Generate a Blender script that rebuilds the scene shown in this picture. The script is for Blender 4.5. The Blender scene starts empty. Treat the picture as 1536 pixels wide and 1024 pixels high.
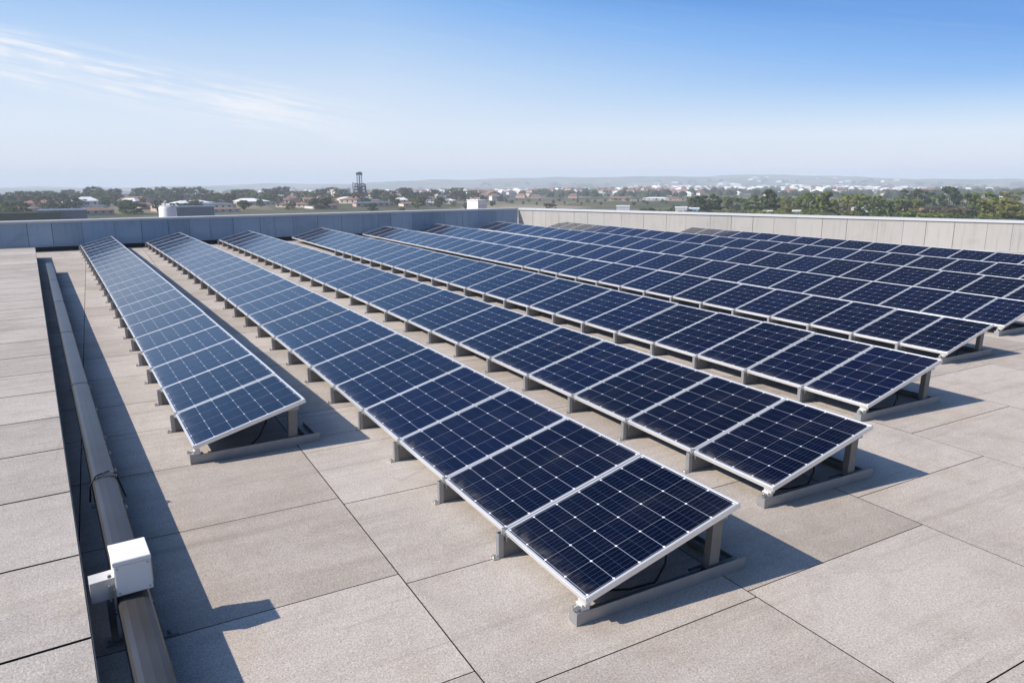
import bpy, math, random
from mathutils import Vector, Matrix, noise as mnoise

random.seed(7)
R = math.radians
S = bpy.context.scene
COL = S.collection
PI = math.pi

# ------------------------------------------------------------------ camera
EYE = 2.706
HEADING = 29.52          # the camera looks this far to the right of the panel rows (+Y)
cam_d = bpy.data.cameras.new("camera")
cam = bpy.data.objects.new("camera", cam_d)
COL.objects.link(cam)
cam.location = (0, 0, EYE)
cam.rotation_euler = (R(90 - 12.6), R(0.1), R(-HEADING))
cam_d.sensor_width = 36.0
cam_d.lens = 1097.0 / 1536.0 * 36.0
cam_d.clip_start = 0.05
cam_d.clip_end = 20000
S.camera = cam

# ------------------------------------------------------------------ sun and sky
SUN_EL = 37.5
SUN_TO = 105.0           # heading the light travels towards, clockwise from +Y
sun_d = bpy.data.lights.new("sun", 'SUN')
sun = bpy.data.objects.new("sun", sun_d)
COL.objects.link(sun)
sun_d.energy = 5.0
sun_d.angle = R(0.5)
sun_d.color = (1.0, 0.93, 0.83)
ldir = Vector((math.sin(R(SUN_TO)) * math.cos(R(SUN_EL)), math.cos(R(SUN_TO)) * math.cos(R(SUN_EL)), -math.sin(R(SUN_EL))))
sun.rotation_euler = ldir.to_track_quat('-Z', 'Y').to_euler()
sun.location = (-30, 10, 40)

S.view_settings.view_transform = 'Standard'
S.view_settings.look = 'None'
S.view_settings.exposure = 0.3
S.view_settings.gamma = 1.0
S.cycles.use_denoising = True
S.cycles.max_bounces = 8
S.cycles.volume_bounces = 2
S.cycles.transparent_max_bounces = 8
S.cycles.sample_clamp_indirect = 6.0

W = bpy.data.worlds.new("World")
S.world = W
W.use_nodes = True


class NT:
    """short-hand for building node trees"""
    def __init__(s, tree, clear=True):
        s.t = tree
        if clear:
            tree.nodes.clear()
    def n(s, typ, **kw):
        nd = s.t.nodes.new(typ)
        for k, v in kw.items():
            setattr(nd, k, v)
        return nd
    def put(s, sock, val):
        if hasattr(val, 'is_output') or isinstance(val, bpy.types.NodeSocket):
            s.t.links.new(val, sock)
        else:
            sock.default_value = val
    def math(s, op, a, b=None, c=None, clamp=False):
        nd = s.n('ShaderNodeMath', operation=op, use_clamp=clamp)
        s.put(nd.inputs[0], a)
        if b is not None:
            s.put(nd.inputs[1], b)
        if c is not None:
            s.put(nd.inputs[2], c)
        return nd.outputs[0]
    def mix(s, fac, a, b, mode='MIX'):
        nd = s.n('ShaderNodeMix', data_type='RGBA', blend_type=mode)
        s.put(nd.inputs[0], fac)
        s.put(nd.inputs[6], a if not isinstance(a, tuple) else (*a[:3], 1))
        s.put(nd.inputs[7], b if not isinstance(b, tuple) else (*b[:3], 1))
        return nd.outputs[2]
    def ramp(s, fac, stops, interp='LINEAR'):
        nd = s.n('ShaderNodeValToRGB')
        cr = nd.color_ramp
        cr.interpolation = interp
        while len(cr.elements) < len(stops):
            cr.elements.new(0.5)
        for e, (p, c) in zip(cr.elements, stops):
            e.position = p
            e.color = (*c[:3], 1) if isinstance(c, tuple) else (c, c, c, 1)
        s.put(nd.inputs[0], fac)
        return nd.outputs[0]
    def noise(s, vec, scale, detail=2.0, rough=0.5, dist=0.0, out=0):
        nd = s.n('ShaderNodeTexNoise')
        if vec is not None:
            s.put(nd.inputs['Vector'], vec)
        nd.inputs['Scale'].default_value = scale
        nd.inputs['Detail'].default_value = detail
        nd.inputs['Roughness'].default_value = rough
        nd.inputs['Distortion'].default_value = dist
        return nd.outputs[out]
    def mapv(s, vec, scale=(1, 1, 1), loc=(0, 0, 0), rot=(0, 0, 0)):
        nd = s.n('ShaderNodeMapping')
        s.put(nd.inputs[0], vec)
        nd.inputs['Location'].default_value = loc
        nd.inputs['Rotation'].default_value = rot
        nd.inputs['Scale'].default_value = scale
        return nd.outputs[0]
    def sep(s, vec):
        nd = s.n('ShaderNodeSeparateXYZ')
        s.put(nd.inputs[0], vec)
        return nd.outputs
    def comb(s, x, y, z):
        nd = s.n('ShaderNodeCombineXYZ')
        for i, v in enumerate((x, y, z)):
            s.put(nd.inputs[i], v)
        return nd.outputs[0]
    def sstep(s, v, lo, hi):
        nd = s.n('ShaderNodeMapRange', interpolation_type='SMOOTHSTEP')
        s.put(nd.inputs[0], v)
        nd.inputs[1].default_value = lo
        nd.inputs[2].default_value = hi
        return nd.outputs[0]


def build_world():
    t = NT(W.node_tree)
    out = t.n('ShaderNodeOutputWorld')
    bg = t.n('ShaderNodeBackground')
    bg.inputs['Strength'].default_value = 0.1
    t.t.links.new(bg.outputs[0], out.inputs[0])
    sky = t.n('ShaderNodeTexSky', sky_type='NISHITA')
    sky.sun_disc = False
    sky.sun_elevation = R(SUN_EL)
    sky.sun_rotation = R(SUN_TO + 180)
    sky.air_density = 1.0
    sky.dust_density = 0.6
    sky.ozone_density = 2.0
    tc = t.n('ShaderNodeTexCoord')
    d = t.sep(tc.outputs['Generated'])
    el = t.math('MULTIPLY', t.math('ARCSINE', d[2]), 180 / PI)
    az = t.math('MULTIPLY', t.math('ARCTAN2', d[0], d[1]), 180 / PI)
    # clear-air gradient: pale along the horizon, deep blue above; paler towards the sun on the left
    shift = t.math('MULTIPLY', t.math('SUBTRACT', 30.0, az), 0.16)
    shift = t.math('MAXIMUM', t.math('MINIMUM', shift, 1.7), -5.5)
    shift = t.math('MULTIPLY', shift, t.math('ADD', 1.0, t.math('MULTIPLY', t.sstep(el, 10.5, 20.0), 2.2)))
    el2 = t.math('SUBTRACT', el, t.math('MULTIPLY', shift, t.sstep(el, 2.0, 7.0)))
    f = t.math('DIVIDE', t.math('MAXIMUM', el2, 0.0), 40.0, clamp=True)
    grad = t.ramp(f, [(0.0, (6.3, 6.7, 7.8)), (0.03, (6.25, 6.75, 7.9)), (0.08, (6.2, 6.95, 8.15)), (0.19, (3.9, 5.5, 7.9)), (0.29, (1.85, 3.9, 7.6)),
                      (0.36, (0.95, 2.75, 6.7)), (0.6, (0.42, 1.75, 5.8)), (1.0, (0.20, 1.0, 3.5))])
    base = t.mix(0.85, sky.outputs[0], grad)
    sd = -ldir
    dt = t.n('ShaderNodeVectorMath', operation='DOT_PRODUCT')
    t.put(dt.inputs[0], tc.outputs['Generated']); dt.inputs[1].default_value = tuple(sd)
    cs = t.math('MAXIMUM', dt.outputs['Value'], 0.0)
    fac = t.math('ADD', 0.34, t.math('MULTIPLY', t.math('POWER', cs, 2.5), 1.3))
    hi = t.sstep(el, 13.0, 30.0)
    fac = t.math('ADD', t.math('MULTIPLY', fac, hi), t.math('SUBTRACT', 1.0, hi))
    base = t.mix(1.0, base, t.comb(fac, fac, fac), 'MULTIPLY')
    glow = t.math('MULTIPLY', t.math('MULTIPLY', t.math('POWER', cs, 5.0), hi), 9.0)
    base = t.mix(1.0, base, t.comb(t.math('MULTIPLY', glow, 0.62), t.math('MULTIPLY', glow, 0.92), t.math('MULTIPLY', glow, 1.45)), 'ADD')
    # thin cirrus streaks that fan out low in the sky on the left
    tt = t.math('ADD', el, t.math('MULTIPLY', az, 0.165))
    uv = t.comb(t.math('MULTIPLY', az, 0.075), t.math('MULTIPLY', tt, 0.62), 3.1)
    n1 = t.noise(uv, 1.5, 6.0, 0.58, 0.6)
    uv2 = t.comb(t.math('MULTIPLY', az, 0.13), t.math('MULTIPLY', tt, 2.9), 7.7)
    n2 = t.noise(uv2, 1.0, 5.0, 0.55, 0.35)
    dens = t.math('ADD', t.math('MULTIPLY', n1, 0.5), t.math('MULTIPLY', n2, 0.5))
    streak = t.sstep(dens, 0.41, 0.62)
    band = t.math('MULTIPLY', t.sstep(tt, 4.6, 6.2), t.math('SUBTRACT', 1.0, t.sstep(tt, 7.6, 9.0)))
    far = t.math('SUBTRACT', 1.0, t.sstep(az, 9.0, 24.0))
    n3 = t.noise(t.comb(t.math('MULTIPLY', az, 0.22), t.math('MULTIPLY', tt, 0.9), 1.3), 1.0, 4.0, 0.6, 0.8)
    brk = t.math('ADD', 0.45, t.math('MULTIPLY', t.sstep(n3, 0.36, 0.58), 0.55))
    cl = t.math('MULTIPLY', t.math('MULTIPLY', t.math('MULTIPLY', streak, brk), band), far, clamp=True)
    wisp = t.math('MULTIPLY', t.math('MULTIPLY', t.sstep(n2, 0.5, 0.75), t.sstep(el, 3.0, 5.0)), 0.04)
    cl = t.math('MULTIPLY', t.math('MAXIMUM', cl, wisp), 0.95)
    colr = t.mix(cl, base, (7.3, 7.5, 8.0))
    t.t.links.new(colr, bg.inputs['Color'])


build_world()

# ------------------------------------------------------------------ mesh helpers
class MB:
    """collects shapes; build() links them as ONE mesh object"""
    def __init__(s):
        s.v, s.f, s.m, s.sm, s.c = [], [], [], [], []
        s.mi, s.smooth, s.tint = 0, False, 0.5
    def face(s, idx):
        s.f.append(tuple(idx)); s.m.append(s.mi); s.sm.append(s.smooth); s.c.append(s.tint)
    def quad(s, *p):
        b = len(s.v); s.v += [tuple(q) for q in p]; s.face(range(b, b + len(p)))
    def box(s, lo, hi, M=None):
        (x0, y0, z0), (x1, y1, z1) = lo, hi
        P = [(x0, y0, z0), (x1, y0, z0), (x1, y1, z0), (x0, y1, z0), (x0, y0, z1), (x1, y0, z1), (x1, y1, z1), (x0, y1, z1)]
        if M is not None:
            P = [tuple(M @ Vector(p)) for p in P]
        b = len(s.v); s.v += P
        for q in ((0, 3, 2, 1), (4, 5, 6, 7), (0, 1, 5, 4), (1, 2, 6, 5), (2, 3, 7, 6), (3, 0, 4, 7)):
            s.face([b + i for i in q])
    def cbox(s, lo, hi, e, M=None):
        """box with chamfered top edges"""
        (x0, y0, z0), (x1, y1, z1) = lo, hi
        rings = [[(x0, y0, z0), (x1, y0, z0), (x1, y1, z0), (x0, y1, z0)],
                 [(x0, y0, z1 - e), (x1, y0, z1 - e), (x1, y1, z1 - e), (x0, y1, z1 - e)],
                 [(x0 + e, y0 + e, z1), (x1 - e, y0 + e, z1), (x1 - e, y1 - e, z1), (x0 + e, y1 - e, z1)]]
        b = len(s.v)
        for r in rings:
            s.v += [tuple(M @ Vector(p)) if M is not None else p for p in r]
        s.face([b + 3, b + 2, b + 1, b])
        for k in range(2):
            for i in range(4):
                j = (i + 1) % 4
                s.face([b + 4 * k + i, b + 4 * k + j, b + 4 * k + 4 + j, b + 4 * k + 4 + i])
        s.face([b + 8, b + 9, b + 10, b + 11])
    def prism(s, poly, axis, a, c, M=None):
        """extrude a 2-D outline along an axis ('x' 'y' 'z') from a to c"""
        def p3(p, t):
            q = {'x': (t, p[0], p[1]), 'y': (p[0], t, p[1]), 'z': (p[0], p[1], t)}[axis]
            return tuple(M @ Vector(q)) if M is not None else q
        b = len(s.v); n = len(poly)
        s.v += [p3(p, a) for p in poly] + [p3(p, c) for p in poly]
        s.face(range(b, b + n)); s.face(reversed(range(b + n, b + 2 * n)))
        for i in range(n):
            j = (i + 1) % n
            s.face([b + j, b + i, b + n + i, b + n + j])
    def tube(s, p0, p1, r0, r1=None, n=8, caps=True):
        r1 = r0 if r1 is None else r1
        p0, p1 = Vector(p0), Vector(p1)
        d = (p1 - p0).normalized()
        a = d.orthogonal().normalized(); c = d.cross(a)
        b = len(s.v)
        for p, r in ((p0, r0), (p1, r1)):
            for i in range(n):
                q = p + (a * math.cos(2 * PI * i / n) + c * math.sin(2 * PI * i / n)) * r
                s.v.append(tuple(q))
        for i in range(n):
            j = (i + 1) % n
            s.face([b + i, b + j, b + n + j, b + n + i])
        if caps:
            s.face(reversed(range(b, b + n))); s.face(range(b + n, b + 2 * n))
    def path(s, pts, r, n=8):
        for a, b in zip(pts, pts[1:]):
            s.tube(a, b, r, n=n)
    def lathe(s, prof, c=(0, 0, 0), n=20):
        b = len(s.v)
        for r, z in prof:
            for i in range(n):
                s.v.append((c[0] + r * math.cos(2 * PI * i / n), c[1] + r * math.sin(2 * PI * i / n), c[2] + z))
        for k in range(len(prof) - 1):
            for i in range(n):
                j = (i + 1) % n
                s.face([b + k * n + i, b + k * n + j, b + (k + 1) * n + j, b + (k + 1) * n + i])
        s.face(reversed(range(b, b + n)))
        k = b + (len(prof) - 1) * n
        s.face(range(k, k + n))
    def mesh(s, name, mats):
        me = bpy.data.meshes.new(name)
        me.from_pydata(s.v, [], s.f)
        for m in (mats if isinstance(mats, (list, tuple)) else [mats]):
            me.materials.append(m)
        me.polygons.foreach_set('material_index', s.m)
        me.polygons.foreach_set('use_smooth', s.sm)
        if len(set(s.c)) > 1:
            at = me.attributes.new('tint', 'FLOAT', 'FACE')
            at.data.foreach_set('value', s.c)
        me.update()
        return me
    def build(s, name, mats, parent=None):
        return link(name, s.mesh(name, mats), parent)


def link(name, me, parent=None):
    o = bpy.data.objects.new(name, me)
    COL.objects.link(o)
    if parent is not None:
        o.parent = parent
    return o


def tag(o, label=None, cat=None, group=None, kind=None):
    if label: o['label'] = label
    if cat: o['category'] = cat
    if group: o['group'] = group
    if kind: o['kind'] = kind
    return o


def empty(name, loc, rot=(0, 0, 0), label=None, cat=None, group=None):
    o = bpy.data.objects.new(name, None)
    COL.objects.link(o)
    o.location = loc
    o.rotation_euler = rot
    o.empty_display_size = 0.2
    return tag(o, label, cat, group)


def copy_tree(o, parent=None):
    c = o.copy()
    COL.objects.link(c)
    if parent is not None:
        c.parent = parent
    for ch in list(o.children):
        copy_tree(ch, c)
    return c


ONES = "zeroth first second third fourth fifth sixth seventh eighth ninth tenth eleventh twelfth thirteenth fourteenth fifteenth sixteenth seventeenth eighteenth nineteenth".split()
def ordinal(n):
    if n < 20:
        return ONES[n]
    tens = {2: ("twentieth", "twenty"), 3: ("thirtieth", "thirty"), 4: ("fortieth", "forty")}[n // 10]
    return tens[0] if n % 10 == 0 else tens[1] + "-" + ONES[n % 10]

# ------------------------------------------------------------------ materials
def material(name, col, rough=0.6, metal=0.0, spec=0.5, var=0.0, vscale=3.0, bump=0.0, bscale=60.0, dirt=None, tint=0.0, streak=0.0):
    m = bpy.data.materials.new(name)
    m.use_nodes = True
    t = NT(m.node_tree)
    out = t.n('ShaderNodeOutputMaterial')
    b = t.n('ShaderNodeBsdfPrincipled')
    t.t.links.new(b.outputs[0], out.inputs[0])
    b.inputs['Roughness'].default_value = rough
    b.inputs['Metallic'].default_value = metal
    b.inputs['Specular IOR Level'].default_value = spec
    tc = t.n('ShaderNodeTexCoord')
    c = (*col, 1)
    src = tc.outputs['Object']
    if var:
        n1 = t.noise(src, vscale, 5.0, 0.6)
        c = t.mix(n1, tuple(x * (1 - var) for x in col), tuple(min(1, x * (1 + var)) for x in col))
    if dirt:
        n2 = t.sstep(t.noise(src, dirt[1], 6.0, 0.65, 0.4), dirt[2], dirt[2] + 0.2)
        c = t.mix(t.math('MULTIPLY', n2, dirt[3]), c, dirt[0])
    if streak:
        g = t.noise(t.mapv(src, scale=(9.0, 9.0, 0.55)), 1.0, 5.0, 0.65, 0.2)
        c = t.mix(t.math('MULTIPLY', t.sstep(g, 0.5, 0.72), streak), c, tuple(x * 0.45 for x in col))
    if tint:
        at = t.n('ShaderNodeAttribute', attribute_name='tint')
        k = t.math('ADD', 1 - tint, t.math('MULTIPLY', at.outputs['Fac'], 2 * tint))
        c = t.mix(1.0, c, t.comb(k, k, k), 'MULTIPLY')
    t.put(b.inputs['Base Color'], c)
    if bump:
        bp = t.n('ShaderNodeBump')
        bp.inputs['Strength'].default_value = bump
        bp.inputs['Distance'].default_value = 0.01
        t.put(bp.inputs['Height'], t.noise(src, bscale, 4.0, 0.6))
        t.t.links.new(bp.outputs[0], b.inputs['Normal'])
    return m


def roof_material(name, lo, hi, seed):
    """gritty mineral roofing board: speckle, worm-like grain, broad stains and drag streaks"""
    m = bpy.data.materials.new(name)
    m.use_nodes = True
    t = NT(m.node_tree)
    out = t.n('ShaderNodeOutputMaterial')
    b = t.n('ShaderNodeBsdfPrincipled')
    t.t.links.new(b.outputs[0], out.inputs[0])
    b.inputs['Roughness'].default_value = 0.9
    b.inputs['Specular IOR Level'].default_value = 0.2
    src = t.mapv(t.n('ShaderNodeTexCoord').outputs['Object'], loc=(seed, seed * 2, 0))
    at = t.n('ShaderNodeAttribute', attribute_name='tint')
    big = t.noise(src, 0.55, 5.0, 0.6, 0.6)
    mid = t.noise(src, 3.2, 6.0, 0.65, 0.5)
    fine = t.noise(src, 75.0, 4.0, 0.75)
    streak = t.noise(t.mapv(src, scale=(0.6, 6.0, 1), rot=(0, 0, 0.12)), 1.0, 5.0, 0.6, 0.3)
    worm = t.noise(src, 42.0, 2.0, 0.5, 2.2)
    k = t.math('ADD', t.math('MULTIPLY', big, 0.40), t.math('MULTIPLY', mid, 0.26))
    k = t.math('ADD', k, t.math('MULTIPLY', streak, 0.24))
    k = t.math('ADD', k, t.math('MULTIPLY', at.outputs['Fac'], 0.20))
    k = t.math('ADD', t.math('MULTIPLY', t.math('SUBTRACT', k, 0.5), 3.3), 0.5, clamp=True)
    c = t.mix(k, lo, hi)
    g = t.math('ADD', -0.25, t.math('MULTIPLY', fine, 1.70))
    g = t.math('ADD', g, t.math('MULTIPLY', worm, 0.80))
    c = t.mix(1.0, c, t.comb(g, g, g), 'MULTIPLY')
    warm = t.math('MULTIPLY', t.sstep(t.noise(src, 1.4, 4.0, 0.6, 0.8), 0.5, 0.75), 0.3)
    c = t.mix(warm, c, (0.36, 0.27, 0.18))
    ring = t.math('ABSOLUTE', t.math('SUBTRACT', t.noise(t.mapv(src, loc=(3, 8, 0)), 0.8, 3.0, 0.5, 0.5), 0.5))
    ring = t.math('MULTIPLY', t.math('SUBTRACT', 1.0, t.sstep(ring, 0.0, 0.035)), t.sstep(t.noise(src, 0.5, 2.0), 0.42, 0.6))
    c = t.mix(t.math('MULTIPLY', ring, 0.14), c, (0.20, 0.17, 0.14))
    pond = t.sstep(t.noise(t.mapv(src, loc=(13, 2, 0)), 0.38, 5.0, 0.6, 0.4), 0.55, 0.68)
    trail = t.noise(t.mapv(src, scale=(0.35, 7.5, 1), rot=(0, 0, -0.16), loc=(2, 5, 0)), 1.0, 6.0, 0.65, 0.25)
    c = t.mix(t.math('MULTIPLY', t.sstep(trail, 0.52, 0.72), 0.34), c, (0.22, 0.175, 0.13))
    c = t.mix(t.math('MULTIPLY', pond, 0.24), c, (0.22, 0.19, 0.16))
    spots = t.sstep(t.noise(src, 16.0, 2.0, 0.5), 0.72, 0.80)
    c = t.mix(t.math('MULTIPLY', spots, 0.28), c, (0.62, 0.60, 0.57))
    darks = t.sstep(t.noise(t.mapv(src, loc=(9, 4, 2)), 21.0, 2.0, 0.5), 0.74, 0.80)
    c = t.mix(t.math('MULTIPLY', darks, 0.35), c, (0.12, 0.10, 0.085))
    vo = t.n('ShaderNodeTexVoronoi', feature='DISTANCE_TO_EDGE')
    t.put(vo.inputs['Vector'], t.mix(0.06, src, t.noise(src, 1.2, 4.0, 0.6, 0, 1)))
    vo.inputs['Scale'].default_value = 0.42
    crack = t.math('SUBTRACT', 1.0, t.sstep(vo.outputs['Distance'], 0.0015, 0.006))
    crack = t.math('MULTIPLY', crack, t.sstep(t.noise(src, 0.9, 2.0), 0.56, 0.66))
    c = t.mix(t.math('MULTIPLY', crack, 0.2), c, (0.12, 0.10, 0.08))
    t.put(b.inputs['Base Color'], c)
    bp = t.n('ShaderNodeBump')
    bp.inputs['Strength'].default_value = 0.55
    bp.inputs['Distance'].default_value = 0.007
    h = t.math('ADD', t.math('MULTIPLY', worm, 0.7), t.math('MULTIPLY', fine, 0.6))
    h = t.math('ADD', h, t.math('MULTIPLY', mid, 0.8))
    t.put(bp.inputs['Height'], h)
    t.t.links.new(bp.outputs[0], b.inputs['Normal'])
    return m


NCOL, NROW = 6, 4        # cells across the tilt and along the row
def cell_material():
    """crystalline cells behind glass: gaps, clipped corners, fine busbars (UV runs 0..6 x 0..4 over the glass)"""
    m = bpy.data.materials.new("solar_cells")
    m.use_nodes = True
    t = NT(m.node_tree)
    out = t.n('ShaderNodeOutputMaterial')
    b = t.n('ShaderNodeBsdfPrincipled')
    t.t.links.new(b.outputs[0], out.inputs[0])
    uv = t.n('ShaderNodeTexCoord').outputs['UV']
    q = t.sep(uv)
    fu = t.math('FRACT', q[0]); fv = t.math('FRACT', q[1])
    au = t.math('ABSOLUTE', t.math('SUBTRACT', fu, 0.5))     # 0 centre .. 0.5 edge
    av = t.math('ABSOLUTE', t.math('SUBTRACT', fv, 0.5))
    geo = t.n('ShaderNodeObjectInfo').outputs['Random']
    cell = t.n('ShaderNodeTexWhiteNoise', noise_dimensions='4D')
    t.put(cell.inputs['Vector'], t.comb(t.math('FLOOR', q[0]), t.math('FLOOR', q[1]), 0.0))
    t.put(cell.inputs['W'], t.math('MULTIPLY', geo, 50.0))
    # slow wander so the printed lines are not ruler straight
    gapu = t.sstep(au, 0.488, 0.495)
    gapv = t.math('MULTIPLY', t.sstep(av, 0.487, 0.495), 0.42)
    corner = t.sstep(t.math('ADD', au, av), 0.945, 0.960)
    bus = t.math('ABSOLUTE', t.math('SUBTRACT', t.math('FRACT', t.math('MULTIPLY', q[1], 6.0)), 0.5))
    bus = t.math('MULTIPLY', t.sstep(bus, 0.42, 0.47), 0.42)
    midl = t.math('MULTIPLY', t.math('SUBTRACT', 1.0, t.sstep(au, 0.004, 0.012)), 0.22)
    obj = t.n('ShaderNodeTexCoord').outputs['Object']
    wav = t.noise(t.mapv(obj, scale=(3.0, 60.0, 1)), 1.0, 3.0, 0.6)
    c = t.mix(cell.outputs['Value'], (0.0006, 0.0013, 0.0080), (0.0010, 0.0024, 0.0150))
    c = t.mix(t.math('MULTIPLY', t.sstep(wav, 0.4, 0.8), 0.5), c, (0.0022, 0.0048, 0.020))
    kv = t.math('ADD', 0.55, t.math('MULTIPLY', geo, 0.9))
    c = t.mix(1.0, c, t.comb(kv, kv, kv), 'MULTIPLY')
    c = t.mix(bus, c, (0.045, 0.065, 0.14))
    c = t.mix(midl, c, (0.12, 0.15, 0.26))
    line = t.math('MAXIMUM', gapu, gapv)
    patch = t.math('ADD', 0.45, t.math('MULTIPLY', t.noise(obj, 2.2, 3.0), 0.75), clamp=True)
    c = t.mix(t.math('MULTIPLY', line, patch), c, (0.36, 0.38, 0.45))
    c = t.mix(corner, c, (0.78, 0.78, 0.80))
    low = t.math('MULTIPLY', t.math('SUBTRACT', 1.0, t.sstep(q[0], 0.02, 0.5)), t.sstep(t.noise(obj, 9.0, 4.0), 0.35, 0.7))
    c = t.mix(t.math('MULTIPLY', low, 0.15), c, (0.40, 0.36, 0.31))
    wobj = t.mapv(obj, loc=(0, 0, 0)); mv = wobj.node
    t.put(mv.inputs['Location'], t.comb(t.math('MULTIPLY', geo, 90.0), t.math('MULTIPLY', geo, 57.0), 0.0))
    drop = t.sstep(t.noise(wobj, 7.0, 2.0, 0.5), 0.79, 0.82)
    c = t.mix(t.math('MULTIPLY', drop, 0.7), c, (0.62, 0.60, 0.55))
    dust = t.math('MULTIPLY', t.sstep(t.noise(obj, 1.3, 6.0, 0.65, 0.5), 0.42, 0.8), 0.035)
    c = t.mix(dust, c, (0.42, 0.40, 0.38))
    t.put(b.inputs['Base Color'], c)
    rg = t.math('ADD', 0.13, t.math('MULTIPLY', t.noise(obj, 5.0, 4.0), 0.12))
    t.put(b.inputs['Roughness'], rg)
    b.inputs['IOR'].default_value = 1.56
    b.inputs['Sheen Weight'].default_value = 0.60
    b.inputs['Sheen Roughness'].default_value = 0.075
    b.inputs['Sheen Tint'].default_value = (0.40, 0.60, 1.0, 1)
    b.inputs['Specular IOR Level'].default_value = 0.5
    bp = t.n('ShaderNodeBump')
    bp.inputs['Strength'].default_value = 0.05
    bp.inputs['Distance'].default_value = 0.004
    t.put(bp.inputs['Height'], t.noise(obj, 2.0, 3.0, 0.5))
    t.t.links.new(bp.outputs[0], b.inputs['Normal'])
    return m


M_ROOF = roof_material("roofing_boards", (0.322, 0.270, 0.221), (0.482, 0.420, 0.358), 0.0)
M_LEDGE = roof_material("ledge_boards", (0.315, 0.270, 0.230), (0.465, 0.412, 0.360), 5.0)
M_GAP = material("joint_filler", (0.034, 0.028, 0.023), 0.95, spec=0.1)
M_CELL = cell_material()
M_FRAME = material("anodised_frame", (0.76, 0.75, 0.73), 0.36, 0.5, var=0.06, vscale=6, dirt=((0.55, 0.5, 0.44), 4.0, 0.55, 0.35))
M_BACK = material("backsheet", (0.55, 0.56, 0.58), 0.7)
M_GALV = material("galvanised_steel", (0.33, 0.33, 0.33), 0.5, 0.55, var=0.22, vscale=9, bump=0.08, dirt=((0.26, 0.22, 0.17), 5.0, 0.55, 0.5))
M_STEEL = material("bracket_steel", (0.20, 0.195, 0.185), 0.55, 0.4, var=0.25, vscale=8, dirt=((0.16, 0.12, 0.08), 7.0, 0.55, 0.6))
M_CAST = material("cast_shoe", (0.62, 0.60, 0.56), 0.45, 0.3, var=0.15, vscale=20, bump=0.15)
M_BOLT = material("zinc_bolt", (0.55, 0.53, 0.48), 0.35, 0.8, var=0.2, vscale=30)
M_RUBBER = material("black_rubber", (0.018, 0.018, 0.020), 0.7)
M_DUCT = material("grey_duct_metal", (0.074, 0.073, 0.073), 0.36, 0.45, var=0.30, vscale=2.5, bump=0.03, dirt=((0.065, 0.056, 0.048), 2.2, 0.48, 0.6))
M_BOXW = material("white_powder_coat", (0.80, 0.77, 0.73), 0.45, var=0.04, vscale=4, dirt=((0.55, 0.48, 0.40), 6.0, 0.62, 0.35))
M_ARM = material("pale_bracket", (0.62, 0.58, 0.53), 0.5, 0.3, var=0.12, vscale=8)
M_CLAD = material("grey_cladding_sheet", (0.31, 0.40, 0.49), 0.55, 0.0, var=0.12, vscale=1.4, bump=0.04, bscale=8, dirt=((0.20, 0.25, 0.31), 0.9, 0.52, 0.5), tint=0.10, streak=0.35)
M_CLADL = material("pale_cladding_board", (0.385, 0.365, 0.335), 0.7, 0.0, var=0.07, vscale=2.5, bump=0.06, bscale=12, dirt=((0.28, 0.26, 0.23), 1.1, 0.55, 0.45), tint=0.06, streak=0.32)
M_COPING = material("coping_metal", (0.55, 0.55, 0.54), 0.5, 0.15, var=0.08, vscale=1.5, dirt=((0.45, 0.43, 0.40), 1.5, 0.55, 0.35))
M_RECESS = material("dark_plinth", (0.035, 0.038, 0.042), 0.8, var=0.3, vscale=5)
M_FLASH = material("dark_flashing", (0.05, 0.055, 0.062), 0.5, 0.3, var=0.25, vscale=3)

# ------------------------------------------------------------------ roof deck (setting)
def add_slab(mb, x0, y0, x1, y1, z, gap, e=0.004, th=0.03):
    g = gap / 2
    mb.tint = random.random()
    mb.cbox((x0 + g, y0 + g, z - th), (x1 - g, y1 - g, z + random.uniform(-0.0012, 0.0)), e)
    for q in range(2, 11):           # cut edges painted filler-dark so sunlit joint sides still look dark
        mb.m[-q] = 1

mb = MB()
xs = [-0.36 + 1.955 * k for k in range(-2, 18)]
xs = [-4.25] + xs[1:]
for i in range(len(xs) - 1):
    y = -2.10 + (0.0 if i <= 2 else random.uniform(-0.35, 0.2))
    first = [3.25 - 1.35 * 4 + 1.35 * j for j in range(4)] + [3.25, 4.44, 5.88, 7.32, 8.62]
    while y < 37.2:
        dy = random.choice((1.2, 1.3, 1.35, 1.44))
        if 1 <= i <= 2:           # the courses one can measure in the photograph
            nxt = [q for q in first if q > y + 0.3]
            ny = nxt[0] if nxt else y + dy
        else:
            ny = y + dy
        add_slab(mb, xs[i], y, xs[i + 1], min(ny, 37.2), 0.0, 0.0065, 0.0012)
        y = ny
mb.mi = 1
mb.tint = 0.5
mb.box((-6.5, -2.4, -14.0), (34.0, 37.4, -0.028))
tag(mb.build("roof_deck", [M_ROOF, M_GAP]), kind='structure')

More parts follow.
